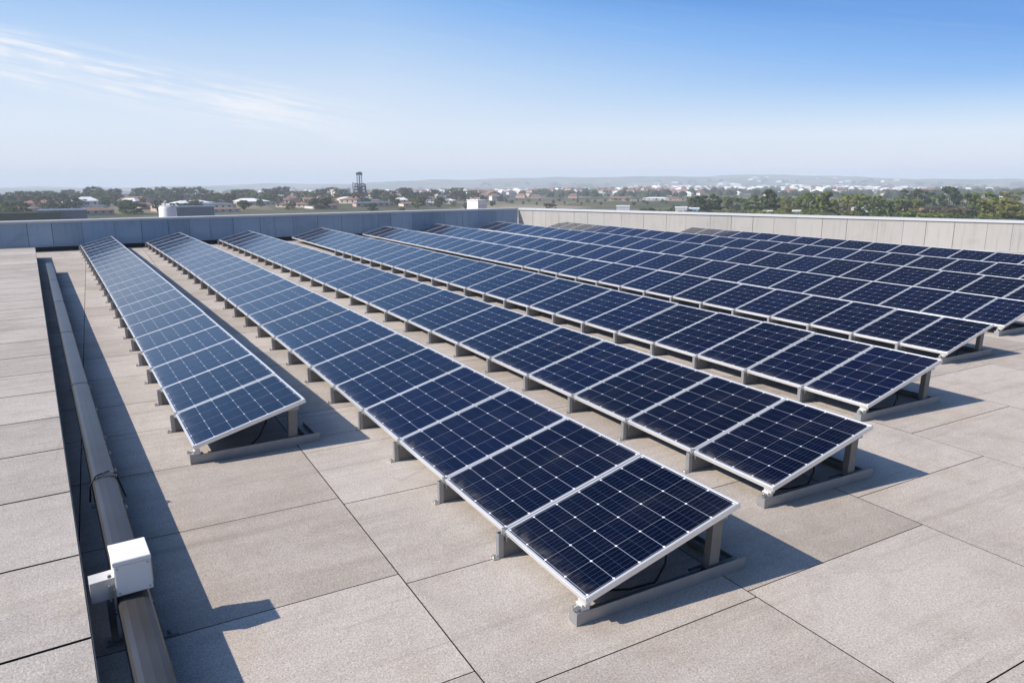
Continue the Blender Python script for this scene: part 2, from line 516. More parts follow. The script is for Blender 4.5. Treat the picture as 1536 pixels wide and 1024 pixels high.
# ------------------------------------------------------------------ solar panels
ROWS = [  # x, y of the near low corner; heading; bend per metre; spacing shape; spacing scale; width scale; low edge height
    dict(x=0.5957, y=7.2761, hd=-0.0377, cv=-0.0005, a=0.0754, sc=0.0833, ps=-0.0865, z=0.2006, ymax=33.0),
    dict(x=2.353, y=3.2529, hd=0.0069, cv=-0.0018, a=-0.0699, sc=0.0845, ps=0.0485, z=0.2075, ymax=33.1),
    dict(x=4.6538, y=3.8427, hd=0.0159, cv=-0.0015, a=-0.1302, sc=0.0637, ps=0.0157, z=0.2043, ymax=33.2),
    dict(x=7.3478, y=4.8689, hd=0.0071, cv=-0.0003, a=-0.0871, sc=-0.0561, ps=0.1082, z=0.2042, ymax=33.3),
    dict(x=10.7212, y=5.9468, hd=0.0051, cv=-0.0003, a=-0.2026, sc=-0.1, ps=-0.05, z=0.1899, ymax=33.5),
    dict(x=13.52, y=6.5991, hd=0.0029, cv=0.0, a=-0.3252, sc=-0.03, ps=-0.0643, z=0.1935, ymax=33.6),
    dict(x=16.47, y=6.30, hd=0.012, cv=0.0004, a=-0.1, sc=0.0, ps=-0.04, z=0.2, ymax=33.6),
    dict(x=19.36, y=6.55, hd=0.010, cv=0.0006, a=-0.1, sc=0.0, ps=-0.03, z=0.2, ymax=31.8),
    dict(x=22.34, y=7.10, hd=0.006, cv=0.0006, a=-0.1, sc=0.0, ps=-0.06, z=0.2, ymax=25.9),
]
PITCH, PW, DZ = 1.02, 1.2056, 0.3296
ROWNAME = ["leftmost row", "second row from the left", "third row from the left", "fourth row from the left", "fifth row from the left",
           "sixth row from the left", "third row from the right wall", "second row from the right wall", "row along the right wall"]

def station(r, k):
    t = PITCH * (1 + r['sc']) * (k + r['a'] * 2.5 * (1 - math.exp(-k / 2.5)))
    th = r['hd'] + r['cv'] * t / 2
    return r['x'] + t * math.sin(th), r['y'] + t * math.cos(th), r['hd'] + r['cv'] * t, t

def panel_meshes(lt, w, tag_):
    """frame and glass in the panel's own tilted plane: x up the tilt, y along the row, top at z=0"""
    lip, h = 0.021, 0.040
    f = MB()
    g = 0.005
    y0, y1 = g, w - g
    c = 0.0025
    # four extruded bars with a chamfered outer edge
    def bar(x0, x1, ya, yb):
        f.cbox((x0, ya, -h), (x1, yb, 0.0), c)
    bar(0, lip, y0, y1); bar(lt - lip, lt, y0, y1)
    bar(lip, lt - lip, y0, y0 + lip); bar(lip, lt - lip, y1 - lip, y1)
    fm = f.mesh("panel_frame", M_FRAME)
    s = MB()
    zt = -0.004
    s.box((lip - 0.001, y0 + lip - 0.001, -0.012), (lt - lip + 0.001, y1 - lip + 0.001, zt))
    sm = s.mesh("cell_sheet", [M_CELL])
    uvl = sm.uv_layers.new(name="UVMap")
    mg = 0.012
    for p in sm.polygons:
        for li in p.loop_indices:
            co = sm.vertices[sm.loops[li].vertex_index].co
            u = (co.x - lip - mg) / (lt - 2 * lip - 2 * mg) * NCOL
            v = (co.y - y0 - lip - mg) / (y1 - y0 - 2 * lip - 2 * mg) * NROW
            uvl.data[li].uv = (min(max(u, 0.03), NCOL - 0.03), min(max(v, 0.03), NROW - 0.03)) if False else (u, v)
    b = MB()
    b.box((lt * 0.78, w * 0.42, -0.034), (lt * 0.86, w * 0.58, -0.0125))
    jm = b.mesh("junction_box", M_RUBBER)
    return fm, sm, jm

ROW_SEAMS = []
for ri, r in enumerate(ROWS):
    lt = math.hypot(PW * (1 + r['ps']), DZ * (1 + r['ps']))
    tilt = math.atan2(DZ, PW)
    wref = PITCH * (1 + r['sc'])
    fm, sm, jm = panel_meshes(lt, wref, ri)
    seams = [station(r, 0)]
    k = 0
    pans = []
    while True:
        x0, y0, h0, t0 = station(r, k)
        x1, y1, h1, t1 = station(r, k + 1)
        if y1 > r['ymax']:
            break
        pans.append((x0, y0, x1, y1))
        seams.append((x1, y1, h1, t1))
        k += 1
    n = len(pans)
    for i, (x0, y0, x1, y1) in enumerate(pans):
        hd = math.atan2(x1 - x0, y1 - y0)
        L = math.hypot(x1 - x0, y1 - y0)
        where = ("%s from the near end, %s" % (ordinal(i + 1), ROWNAME[ri])) if ri < 6 else ("%s from the far end, %s" % (ordinal(n - i), ROWNAME[ri]))
        if ri < 6 and i == 0:
            where = "nearest one of the " + ROWNAME[ri]
        e = empty("solar_panel", (x0, y0, r['z'] + random.uniform(-0.002, 0.002)), (0, 0, 0),
                  "white framed solar panel, " + where, "solar panel", "tilted solar panels in rows on the roof")
        jig = random.uniform(-0.005, 0.005)
        e.matrix_world = Matrix.Translation(e.location) @ Matrix.Rotation(-hd, 4, 'Z') @ Matrix.Rotation(-tilt + jig, 4, 'Y') @ Matrix.Rotation(random.uniform(-0.003, 0.003), 4, 'X') @ Matrix.Diagonal((1, L / wref, 1, 1))
        link("frame", fm, e); link("cell_sheet", sm, e)
        if ri < 6 and i == 0:
            link("junction_box", jm, e)
    ROW_SEAMS.append(seams)

# ------------------------------------------------------------------ supports under the panels
def end_support(r, k_label, loc, hd):
    """long base rail with a cast shoe in front and a braced post behind, under the open end of a row"""
    pw = PW * (1 + r['ps']); dz = DZ * (1 + r['ps']); zl = r['z']
    e = empty("panel_support", loc, (0, 0, -hd), "rail, shoe and rear post under the near end of the %s" % k_label,
              "panel support", "end supports at the near ends of the rows")
    yb = 0.055
    rail = MB()
    prof = [(yb, 0.0), (yb + 0.085, 0.0), (yb + 0.085, 0.052), (yb + 0.078, 0.052), (yb + 0.078, 0.008), (yb + 0.007, 0.008), (yb + 0.007, 0.088), (yb, 0.088)]
    rail.prism(prof, 'x', -0.02, pw + 0.15)
    rail.box((-0.026, yb, 0.0), (-0.0205, yb + 0.085, 0.088))
    # cap of the near end and a cross channel at the back
    rail.box((-0.02, yb + 0.007, 0.0525), (0.10, yb + 0.0775, 0.086))
    rail.build("base_rail", M_GALV, e)
    cross = MB()
    cross.prism([(pw + 0.02, 0.0085), (pw + 0.13, 0.0085), (pw + 0.13, 0.05), (pw + 0.122, 0.05), (pw + 0.122, 0.016), (pw + 0.028, 0.016), (pw + 0.028, 0.06), (pw + 0.02, 0.06)], 'y', yb + 0.0885, yb + 0.55)
    cross.build("cross_channel", M_STEEL, e)
    sh = MB()
    zt = zl - 0.036
    sh.cbox((0.012, yb + 0.006, 0.0865), (0.072, yb + 0.070, 0.0865 + (zt - 0.0865) * 0.55), 0.006)
    sh.cbox((0.022, yb - 0.020, 0.0865 + (zt - 0.0865) * 0.55), (0.062, yb + 0.060, zt + 0.008), 0.004)
    sh.build("front_shoe", M_CAST, e)
    bo = MB()
    zc = 0.0865 + 0.03
    bo.tube((-0.03, yb + 0.03, zc), (0.012, yb + 0.03, zc), 0.008)
    bo.tube((-0.045, yb + 0.03, zc), (-0.030, yb + 0.03, zc), 0.017, n=6)
    bo.tube((-0.018, yb + 0.03, zc), (-0.010, yb + 0.03, zc), 0.020, n=12)
    bo.build("bolt", M_BOLT, e)
    xp = pw - 0.13
    zp = zl + dz * xp / pw - 0.042
    po = MB()
    M = Matrix.Translation((xp, yb + 0.03, 0.0)) @ Matrix.Rotation(R(3), 4, 'Y')
    po.prism([(-0.045, 0.0), (0.045, 0.0), (0.045, 0.06), (0.037, 0.06), (0.037, 0.008), (-0.037, 0.008), (-0.037, 0.06), (-0.045, 0.06)], 'z', 0.012, zp - 0.01, M)
    po.build("rear_post", M_STEEL, e)
    hd_ = MB()
    hd_.cbox((xp - 0.055, yb + 0.0, zp - 0.045), (xp + 0.075, yb + 0.085, zp + 0.006), 0.01, None)
    hd_.build("post_head", M_GALV, e)
    ft = MB()
    ft.box((xp - 0.10, yb + 0.0925, 0.0), (xp + 0.10, yb + 0.17, 0.012))
    ft.box((xp - 0.075, yb + 0.0125, 0.0085), (xp - 0.048, yb + 0.075, 0.06))
    ft.tube((xp + 0.075, yb + 0.045, 0.008), (xp + 0.075, yb + 0.045, 0.035), 0.012, n=6)
    ft.tube((xp - 0.085, yb + 0.13, 0.012), (xp - 0.085, yb + 0.13, 0.03), 0.012, n=6)
    ft.build("post_foot", M_RUBBER, e)
    le = MB(); le.smooth = True
    le.path([(xp - 0.16, 0.42, zp - 0.10), (xp - 0.20, 0.34, zp - 0.21), (xp - 0.30, 0.24, 0.10), (xp - 0.42, 0.20, 0.016), (xp - 0.62, 0.22, 0.012), (xp - 0.80, 0.30, 0.012)], 0.008, 7)
    le.build("lead_cable", M_RUBBER, e)
    return e

def mid_support(r, full):
    """upright front bracket with a side web and a bolted toe, plus a rear post; origin at the seam on the roof"""
    pw = PW * (1 + r['ps']); dz = DZ * (1 + r['ps']); zl = r['z']
    parts = []
    up = MB()
    up.prism([(-0.055, -0.022), (-0.015, -0.022), (-0.015, -0.016), (-0.049, -0.016), (-0.049, 0.016), (-0.015, 0.016), (-0.015, 0.022), (-0.055, 0.022)], 'z', 0.0, zl - 0.015)
    up.tube((-0.057, 0.0, zl - 0.06), (-0.049, 0.0, zl - 0.06), 0.010, n=6)
    parts.append(("front_upright", up, M_GALV if full else M_STEEL))
    web = MB()
    web.prism([(-0.0145, 0.0), (0.26, 0.0), (0.26, 0.035), (0.10, zl - 0.05), (-0.0145, zl - 0.04)], 'y', -0.012, 0.012)
    web.box((-0.0145, 0.0125, 0.0), (0.26, 0.06, 0.006))
    web.box((0.0, -0.045, zl - 0.075), (0.06, -0.0125, zl - 0.0425))
    parts.append(("side_web", web, M_STEEL))
    toe = MB()
    toe.cbox((-0.10, -0.03, 0.0), (-0.0555, 0.03, 0.010), 0.002)
    toe.tube((-0.083, 0, 0.010), (-0.083, 0, 0.030), 0.011, n=6)
    toe.tube((-0.083, 0, 0.010), (-0.083, 0, 0.014), 0.018, n=10)
    parts.append(("bolted_toe", toe, M_BOLT))
    cl = MB()
    cl.box((-0.012, -0.014, zl - 0.022), (0.003, 0.014, zl + 0.006))
    cl.box((-0.012, -0.014, zl + 0.0065), (0.022, 0.014, zl + 0.011))
    parts.append(("edge_clamp", cl, M_BOLT))
    xp = pw - 0.13
    zp = zl + dz * xp / pw - 0.042
    po = MB()
    po.prism([(xp - 0.045, -0.03), (xp + 0.045, -0.03), (xp + 0.045, 0.03), (xp + 0.037, 0.03), (xp + 0.037, -0.022), (xp - 0.037, -0.022), (xp - 0.037, 0.03), (xp - 0.045, 0.03)], 'z', 0.0, zp)
    po.box((xp - 0.08, 0.0305, 0.0), (xp + 0.08, 0.08, 0.010))
    parts.append(("rear_post", po, M_STEEL))
    return parts

for ri, r in enumerate(ROWS):
    seams = ROW_SEAMS[ri]
    full = [(nm, mb_.mesh(nm, mt)) for nm, mb_, mt in mid_support(r, True)]
    # far copies are one small mesh: at a few pixels their parts do not show
    one = MB(); mats = []
    for nm, mb_, mt in mid_support(r, True):
        if mt not in mats: mats.append(mt)
        b = len(one.v); one.v += mb_.v
        for f in mb_.f:
            one.f.append(tuple(b + i for i in f)); one.m.append(mats.index(mt)); one.sm.append(False); one.c.append(0.5)
    onem = one.mesh("panel_bracket", mats)
    if ri < 6:
        x, y, hd, _ = seams[0]
        end_support(r, ROWNAME[ri], (x, y, 0.0), hd)
    limit = {0: 99, 1: 99, 2: 99, 3: 22, 4: 14, 5: 10, 6: 0, 7: 0, 8: 0}[ri]
    for k, (x, y, hd, t) in enumerate(seams[1:], 1):
        if k > limit:
            continue
        last = k == len(seams) - 1
        yy = y - (0.06 if last else 0)
        near = True
        lab = "steel bracket under the %s joint from the near end, %s" % (ordinal(k), ROWNAME[ri])
        if near:
            e = empty("panel_bracket", (x, yy, 0), (0, 0, -hd), lab, "panel bracket", "brackets under the panel joints")
            for nm, me in full:
                link(nm, me, e)
        else:
            o = link("panel_bracket", onem)
            o.location = (x, yy, 0); o.rotation_euler = (0, 0, -hd)
            tag(o, lab, "panel bracket", "brackets under the panel joints")

# ------------------------------------------------------------------ raised ledge on the left
LH = 0.36
lg = empty("raised_ledge", (-0.05, 1.0, 0), (0, 0, R(3.5)), "raised ledge of pale roofing boards along the left edge of the roof", "ledge")
mb = MB()
y = -0.4
edges = [y]
real = [3.10, 4.06, 5.09, 6.25]
while edges[-1] < 29.4:
    nx = [q - 1.0 for q in real if q - 1.0 > edges[-1] + 0.2]
    edges.append(nx[0] if nx else edges[-1] + random.uniform(1.02, 1.16))
edges[-1] = 29.6
for a, b in zip(edges, edges[1:]):
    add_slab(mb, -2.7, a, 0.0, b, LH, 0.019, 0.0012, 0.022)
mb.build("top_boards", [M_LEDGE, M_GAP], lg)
mb = MB()
mb.box((-2.69, -0.39, 0.0), (-0.012, 29.59, LH - 0.0225))
mb.build("core", M_GAP, lg)
mb = MB()
mb.box((-0.0115, -0.39, 0.002), (-0.002, 29.59, LH - 0.004))
mb.build("side_flashing", M_FLASH, lg)

# ------------------------------------------------------------------ duct run beside the ledge
DH = -R(-3.38)
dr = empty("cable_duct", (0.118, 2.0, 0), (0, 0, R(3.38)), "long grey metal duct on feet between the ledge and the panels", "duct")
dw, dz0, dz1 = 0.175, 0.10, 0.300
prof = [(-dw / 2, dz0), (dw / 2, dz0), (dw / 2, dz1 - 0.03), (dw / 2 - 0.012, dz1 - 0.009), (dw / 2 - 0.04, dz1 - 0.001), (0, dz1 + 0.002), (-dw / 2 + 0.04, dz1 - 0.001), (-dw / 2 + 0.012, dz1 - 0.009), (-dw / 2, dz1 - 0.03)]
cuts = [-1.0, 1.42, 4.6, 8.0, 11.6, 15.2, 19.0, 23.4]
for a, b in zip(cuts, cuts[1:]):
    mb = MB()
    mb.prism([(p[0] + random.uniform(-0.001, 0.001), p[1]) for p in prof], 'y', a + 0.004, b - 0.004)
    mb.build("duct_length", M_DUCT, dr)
mb = MB()
bp_ = [(p[0] * 1.035, p[1] + (0.004 if p[1] > 0.2 else -0.003)) for p in prof]
mb.prism(bp_, 'y', 4.588, 4.618)
# slack black cable tied over the first joint
cab = MB(); cab.smooth = True
cab.path([(-0.12, 4.56, 0.12), (-0.105, 4.58, 0.25), (-0.06, 4.60, 0.318), (-0.01, 4.66, 0.312), (0.05, 4.67, 0.316), (0.095, 4.62, 0.300), (0.11, 4.60, 0.22), (0.14, 4.58, 0.10)], 0.007)
mb.build("joint_collar", M_DUCT, dr)
cab.build("tie_cable", M_RUBBER, dr)
for yy in cuts[2:-1]:
    if yy > 4.7:
        mb = MB(); mb.prism(bp_, 'y', yy - 0.012, yy + 0.012); mb.build("joint_collar", M_DUCT, dr)
for yy in (0.55, 2.9, 4.75, 6.4, 8.9, 11.2, 13.9, 16.6, 19.5, 22.6):
    mb = MB()
    mb.box((-0.11, yy - 0.03, 0.0), (0.13, yy + 0.03, 0.012))
    mb.box((-0.07, yy - 0.02, 0.0125), (0.07, yy + 0.02, dz0 - 0.002))
    mb.build("duct_foot", M_STEEL, dr)
    mb = MB()
    mb.tube((0.108, yy, 0.0125), (0.108, yy, 0.036), 0.011, n=6)
    mb.tube((0.108, yy, 0.0125), (0.108, yy, 0.017), 0.019, n=10)
    mb.build("foot_bolt", M_BOLT, dr)
for yy in (3.1, 4.2, 5.1, 5.6, 6.1, 7.2, 8.3):
    mb = MB()
    mb.cbox((dw / 2 + 0.001, yy - 0.012, 0.15), (dw / 2 + 0.035, yy + 0.012, 0.162), 0.002)
    mb.tube((dw / 2 + 0.022, yy, 0.162), (dw / 2 + 0.022, yy, 0.178), 0.007, n=6)
    mb.build("side_clip", M_BOLT, dr)
# standing strip in the shade, right of the duct
mb = MB()
# white switch box on an arm off the ledge
bx = empty("switch_box", (-0.02, 4.50, 0), (0, 0, R(4.0)), "white metal switch box on an arm above the grey duct", "switch box")
mb = MB()
zb = 0.318
mb.cbox((-0.098, 0.0, zb), (0.098, 0.24, zb + 0.205), 0.006)
mb.build("housing", M_BOXW, bx)
mb = MB()
mb.cbox((-0.102, -0.012, zb + 0.195), (0.102, 0.245, zb + 0.222), 0.004, Matrix.Translation((0, 0, 0)))
mb.build("lid", M_BOXW, bx)
mb = MB()
mb.cbox((-0.092, -0.008, zb + 0.008), (0.092, -0.0005, zb + 0.190), 0.002)
mb.build("front_plate", M_BOXW, bx)
for sx in (-0.080, 0.080):
    for sz in (0.022, 0.176):
        sc_ = MB(); sc_.tube((sx, -0.0085, zb + sz), (sx, -0.0125, zb + sz), 0.0055, n=8); sc_.build("screw", M_BOLT, bx)
mb = MB()
mb.tube((0.045, 0.10, zb - 0.02), (0.045, 0.10, zb), 0.014, n=10)
mb.build("cable_gland", M_RUBBER, bx)
mb = MB()
mb.box((0.0985, 0.02, zb + 0.03), (0.106, 0.035, zb + 0.17))
mb.tube((0.0985, 0.1, zb + 0.03), (0.112, 0.1, zb + 0.03), 0.010)
mb.tube((0.0985, 0.06, zb + 0.02), (0.110, 0.06, zb + 0.02), 0.008)
mb.build("hinge", M_BOLT, bx)
mb = MB()
mb.prism([(-0.226, 0.300), (-0.0985, 0.300), (-0.0985, 0.43), (-0.226, 0.425)], 'y', 0.03, 0.14)
mb.build("wall_arm", M_ARM, bx)
mb = MB()
for xx, z0_ in ((-0.128, 0.30), (-0.106, 0.27)):
    mb.cbox((xx - 0.006, -0.005, z0_), (xx + 0.004, 0.012, z0_ + 0.10), 0.002)
mb.tube((-0.122, 0.0345, 0.45), (-0.122, 0.015, 0.45), 0.012, n=6)
mb.tube((-0.112, 0.0345, 0.38), (-0.112, 0.015, 0.38), 0.010, n=6)
mb.build("latch", M_BOLT, bx)
mb = MB()
mb.box((-0.150, 0.05, 0.010), (-0.112, 0.09, 0.36))
mb.box((-0.185, 0.02, 0.0), (-0.085, 0.12, 0.0095))
mb.tube((-0.10, 0.05, 0.0095), (-0.10, 0.05, 0.026), 0.010, n=6)
mb.tube((-0.165, 0.06, 0.0095), (-0.165, 0.06, 0.026), 0.010, n=6)
mb.build("stand", M_STEEL, bx)
mb = MB()
mb.box((0.10, -0.06, 0.0), (0.20, 0.02, 0.008))
mb.tube((0.15, -0.03, 0.008), (0.15, -0.03, 0.03), 0.012, n=6)
mb.build("floor_plate", M_STEEL, bx)

# ------------------------------------------------------------------ parapet walls
def parapet(name, label, A, B, inward, widths, mat, wall_z0, wall_z1, cap_z, dark_every, seedv):
    """A to B along the inner face; panels of uneven width with dark joints, metal coping, recessed plinth"""
    rnd = random.Random(seedv)
    ax, ay = A; bx_, by_ = B
    L = math.hypot(bx_ - ax, by_ - ay)
    ang = math.atan2(by_ - ay, bx_ - ax)
    e = empty(name, (ax, ay, 0), (0, 0, ang), label, "parapet wall")
    s = inward          # +1: the roof lies on the local -y side
    core = MB()
    core.box((0.0, 0.03, 0.0), (L, 0.30, wall_z1 - 0.002)); core.build("core", M_RECESS, e)
    pl = MB()
    pl.box((0.0, 0.012, 0.0), (L, 0.0295, wall_z0 - 0.03)); pl.build("plinth", M_RECESS, e)
    sill = MB()
    sill.prism([(-0.05, wall_z0 - 0.03), (0.0295, wall_z0 - 0.03), (0.0295, wall_z0 - 0.002), (-0.05, wall_z0 - 0.012)], 'x', 0.0, L)
    sill.build("sill", M_COPING, e)
    x = 0.0
    k = 0
    while x < L - 0.05:
        w = min(rnd.choice(widths), L - x)
        if L - x - w < 0.25:
            w = L - x
        gap = 0.022 if k % dark_every == 0 else 0.009
        p = MB()
        lean = rnd.uniform(-0.004, 0.004)
        for q in (0, 1):
            pass
        p.tint = rnd.random()
        p.v += [(x + gap / 2, 0.0 + lean, wall_z0), (x + w - gap / 2, 0.0 + lean, wall_z0), (x + w - gap / 2, 0.0, wall_z1), (x + gap / 2, 0.0, wall_z1),
                (x + gap / 2, 0.029, wall_z0), (x + w - gap / 2, 0.029, wall_z0), (x + w - gap / 2, 0.029, wall_z1), (x + gap / 2, 0.029, wall_z1)]
        for f in ((0, 1, 2, 3), (1, 5, 6, 2), (5, 4, 7, 6), (4, 0, 3, 7), (3, 2, 6, 7), (0, 4, 5, 1)):
            p.face(f)
        p.c = [rnd.random()] * 6
        me = p.mesh("cladding_panel", mat)
        at = me.attributes.new('tint', 'FLOAT', 'FACE')
        at.data.foreach_set('value', [p.c[0]] * 6)
        link("cladding_panel", me, e)
        x += w; k += 1
    cp = MB()
    cp.prism([(-0.045, wall_z1 + 0.003), (-0.035, wall_z1 + 0.003), (-0.030, wall_z1 + 0.02), (0.32, wall_z1 + 0.02), (0.345, wall_z1 + 0.0), (0.355, wall_z1), (0.355, cap_z - 0.015), (0.33, cap_z), (-0.025, cap_z - 0.006), (-0.045, cap_z - 0.02)], 'x', -0.02, L + 0.02)
    cp.build("coping", M_COPING, e)
    return e

CORNER = (19.55, 33.95)
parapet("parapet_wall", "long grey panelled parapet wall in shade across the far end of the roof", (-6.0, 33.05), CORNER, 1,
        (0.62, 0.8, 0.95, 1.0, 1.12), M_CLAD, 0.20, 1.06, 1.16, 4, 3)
parapet("parapet_wall", "pale sunlit panelled parapet wall along the right side of the roof", (19.60, 33.92), (30.9, 11.0), 1,
        (0.78, 0.9, 0.95, 1.05, 1.15), M_CLADL, 0.045, 1.06, 1.16, 4, 4)

# ================================================================== beyond the roof
GZ = -14.0               # street level by the building

def at(u, d):
    """ground point at distance d along the bearing of picture column u"""
    a = R(HEADING) + math.atan((u - 768) / 1124.0)
    return d * math.sin(a), d * math.cos(a), a

def lerp(a, b, t):
    return a + (b - a) * t

def interp(x, pts):
    if x <= pts[0][0]:
        return pts[0][1]
    for (x0, y0), (x1, y1) in zip(pts, pts[1:]):
        if x <= x1:
            return lerp(y0, y1, (x - x0) / (x1 - x0))
    return pts[-1][1]

RIDGE = [(-60, -45), (-6, -62), (0, -58), (8, -54), (18, -42), (24, -24), (30, -10), (36, -9), (42, -2), (48, 1), (54, -6), (58, -18), (66, -30), (120, -40)]
def ground_z(a, d):
    """terrain height: a plain that falls gently away, then low ridges"""
    deg = math.degrees(a)
    side = interp(deg, [(-8, 1.0), (20, 0.75), (45, 0.3), (66, 0.35)])
    z = interp(d, [(0, GZ), (500, GZ), (900, GZ - 3 - 7 * side), (1800, GZ - 8 - 18 * side), (3000, GZ - 14 - 32 * side), (3600, GZ - 20 - 34 * side)])
    x, y = d * math.sin(a), d * math.cos(a)
    if d > 600:
        z += min(1, (d - 600) / 600) * 5.0 * mnoise.fractal(Vector((x / 420, y / 420, 0.3)), 1.0, 2.0, 4)
    if d > 3000:
        rz = interp(deg, RIDGE) + 11 + 17 * mnoise.fractal(Vector((x / 620, y / 620, 1.7)), 0.9, 2.1, 6)
        t = min(1, (d - 3000) / 1500)
        t = t * t * (3 - 2 * t)
        z = lerp(z, rz, t)
        if d > 5200:
            z = lerp(z, -70, min(1, (d - 5200) / 1300))
    return z

def build_ground():
    m = bpy.data.materials.new("plain_and_hills")
    m.use_nodes = True
    t = NT(m.node_tree)
    out = t.n('ShaderNodeOutputMaterial')
    b = t.n('ShaderNodeBsdfPrincipled')
    t.t.links.new(b.outputs[0], out.inputs[0])
    b.inputs['Roughness'].default_value = 0.95
    b.inputs['Specular IOR Level'].default_value = 0.1
    src = t.n('ShaderNodeTexCoord').outputs['Object']
    n1 = t.noise(src, 0.006, 6.0, 0.65, 0.4)
    n2 = t.noise(src, 0.03, 5.0, 0.6)
    vo = t.n('ShaderNodeTexVoronoi')
    t.put(vo.inputs['Vector'], src)
    vo.inputs['Scale'].default_value = 0.009
    patch = t.sep(vo.outputs['Color'])[0]
    c = t.ramp(t.math('ADD', t.math('MULTIPLY', n1, 0.75), t.math('MULTIPLY', n2, 0.25)),
               [(0.30, (0.040, 0.050, 0.026)), (0.44, (0.070, 0.075, 0.038)), (0.52, (0.16, 0.14, 0.085)), (0.66, (0.27, 0.235, 0.17))])
    fld = t.ramp(patch, [(0.0, (0.06, 0.07, 0.035)), (0.35, (0.20, 0.17, 0.11)), (0.6, (0.09, 0.095, 0.05)), (0.8, (0.34, 0.30, 0.23))], 'CONSTANT')
    c = t.mix(0.45, c, fld)
    t.put(b.inputs['Base Color'], c)
    mb = MB()
    NA = 260
    rad = [0, 60, 120, 200, 300, 400, 500]
    while rad[-1] < 6500:
        rad.append(rad[-1] * 1.055)
    mb.v.append((0, 0, GZ))
    angs = [R(-20) + R(100) * k / 200 for k in range(200)] + [R(80) + R(260) * k / 60 for k in range(60)]
    for d in rad[1:]:
        for a in angs:
            mb.v.append((d * math.sin(a), d * math.cos(a), ground_z(a if a < PI else a - 2 * PI, d)))
    mb.smooth = True
    for i in range(NA):
        j = (i + 1) % NA
        mb.face([0, 1 + j, 1 + i])
        for k in range(len(rad) - 2):
            p = 1 + k * NA
            mb.face([p + i, p + j, p + NA + j, p + NA + i])
    tag(mb.build("ground", m), kind='structure')
build_ground()

# ------------------------------------------------------------------ foliage
def leaf_material(name, dark, light, yellow):
    m = bpy.data.materials.new(name)
    m.use_nodes = True
    t = NT(m.node_tree)
    out = t.n('ShaderNodeOutputMaterial')
    b = t.n('ShaderNodeBsdfPrincipled')
    b.inputs['Roughness'].default_value = 0.75
    b.inputs['Specular IOR Level'].default_value = 0.15
    tr = t.n('ShaderNodeBsdfTranslucent')
    mx = t.n('ShaderNodeMixShader')
    mx.inputs[0].default_value = 0.25
    t.t.links.new(b.outputs[0], mx.inputs[1]); t.t.links.new(tr.outputs[0], mx.inputs[2])
    t.t.links.new(mx.outputs[0], out.inputs[0])
    at_ = t.n('ShaderNodeAttribute', attribute_name='tint').outputs['Fac']
    rnd = t.n('ShaderNodeObjectInfo').outputs['Random']
    c = t.mix(at_, dark, light)
    c = t.mix(t.math('MULTIPLY', rnd, 0.55), c, yellow)
    t.put(b.inputs['Base Color'], c)
    t.put(tr.inputs['Color'], c)
    return m

M_LEAF = [leaf_material("leaves_mid_green", (0.046, 0.078, 0.018), (0.165, 0.205, 0.050), (0.19, 0.175, 0.04)),
          leaf_material("leaves_dark_green", (0.026, 0.050, 0.020), (0.085, 0.130, 0.045), (0.07, 0.08, 0.03)),
          leaf_material("leaves_yellow_green", (0.075, 0.092, 0.018), (0.205, 0.215, 0.05), (0.22, 0.20, 0.04)),
          leaf_material("leaves_russet", (0.052, 0.046, 0.022), (0.130, 0.110, 0.052), (0.14, 0.10, 0.05))]
M_BARK = material("bark", (0.10, 0.075, 0.055), 0.9, var=0.3, vscale=6, bump=0.3)

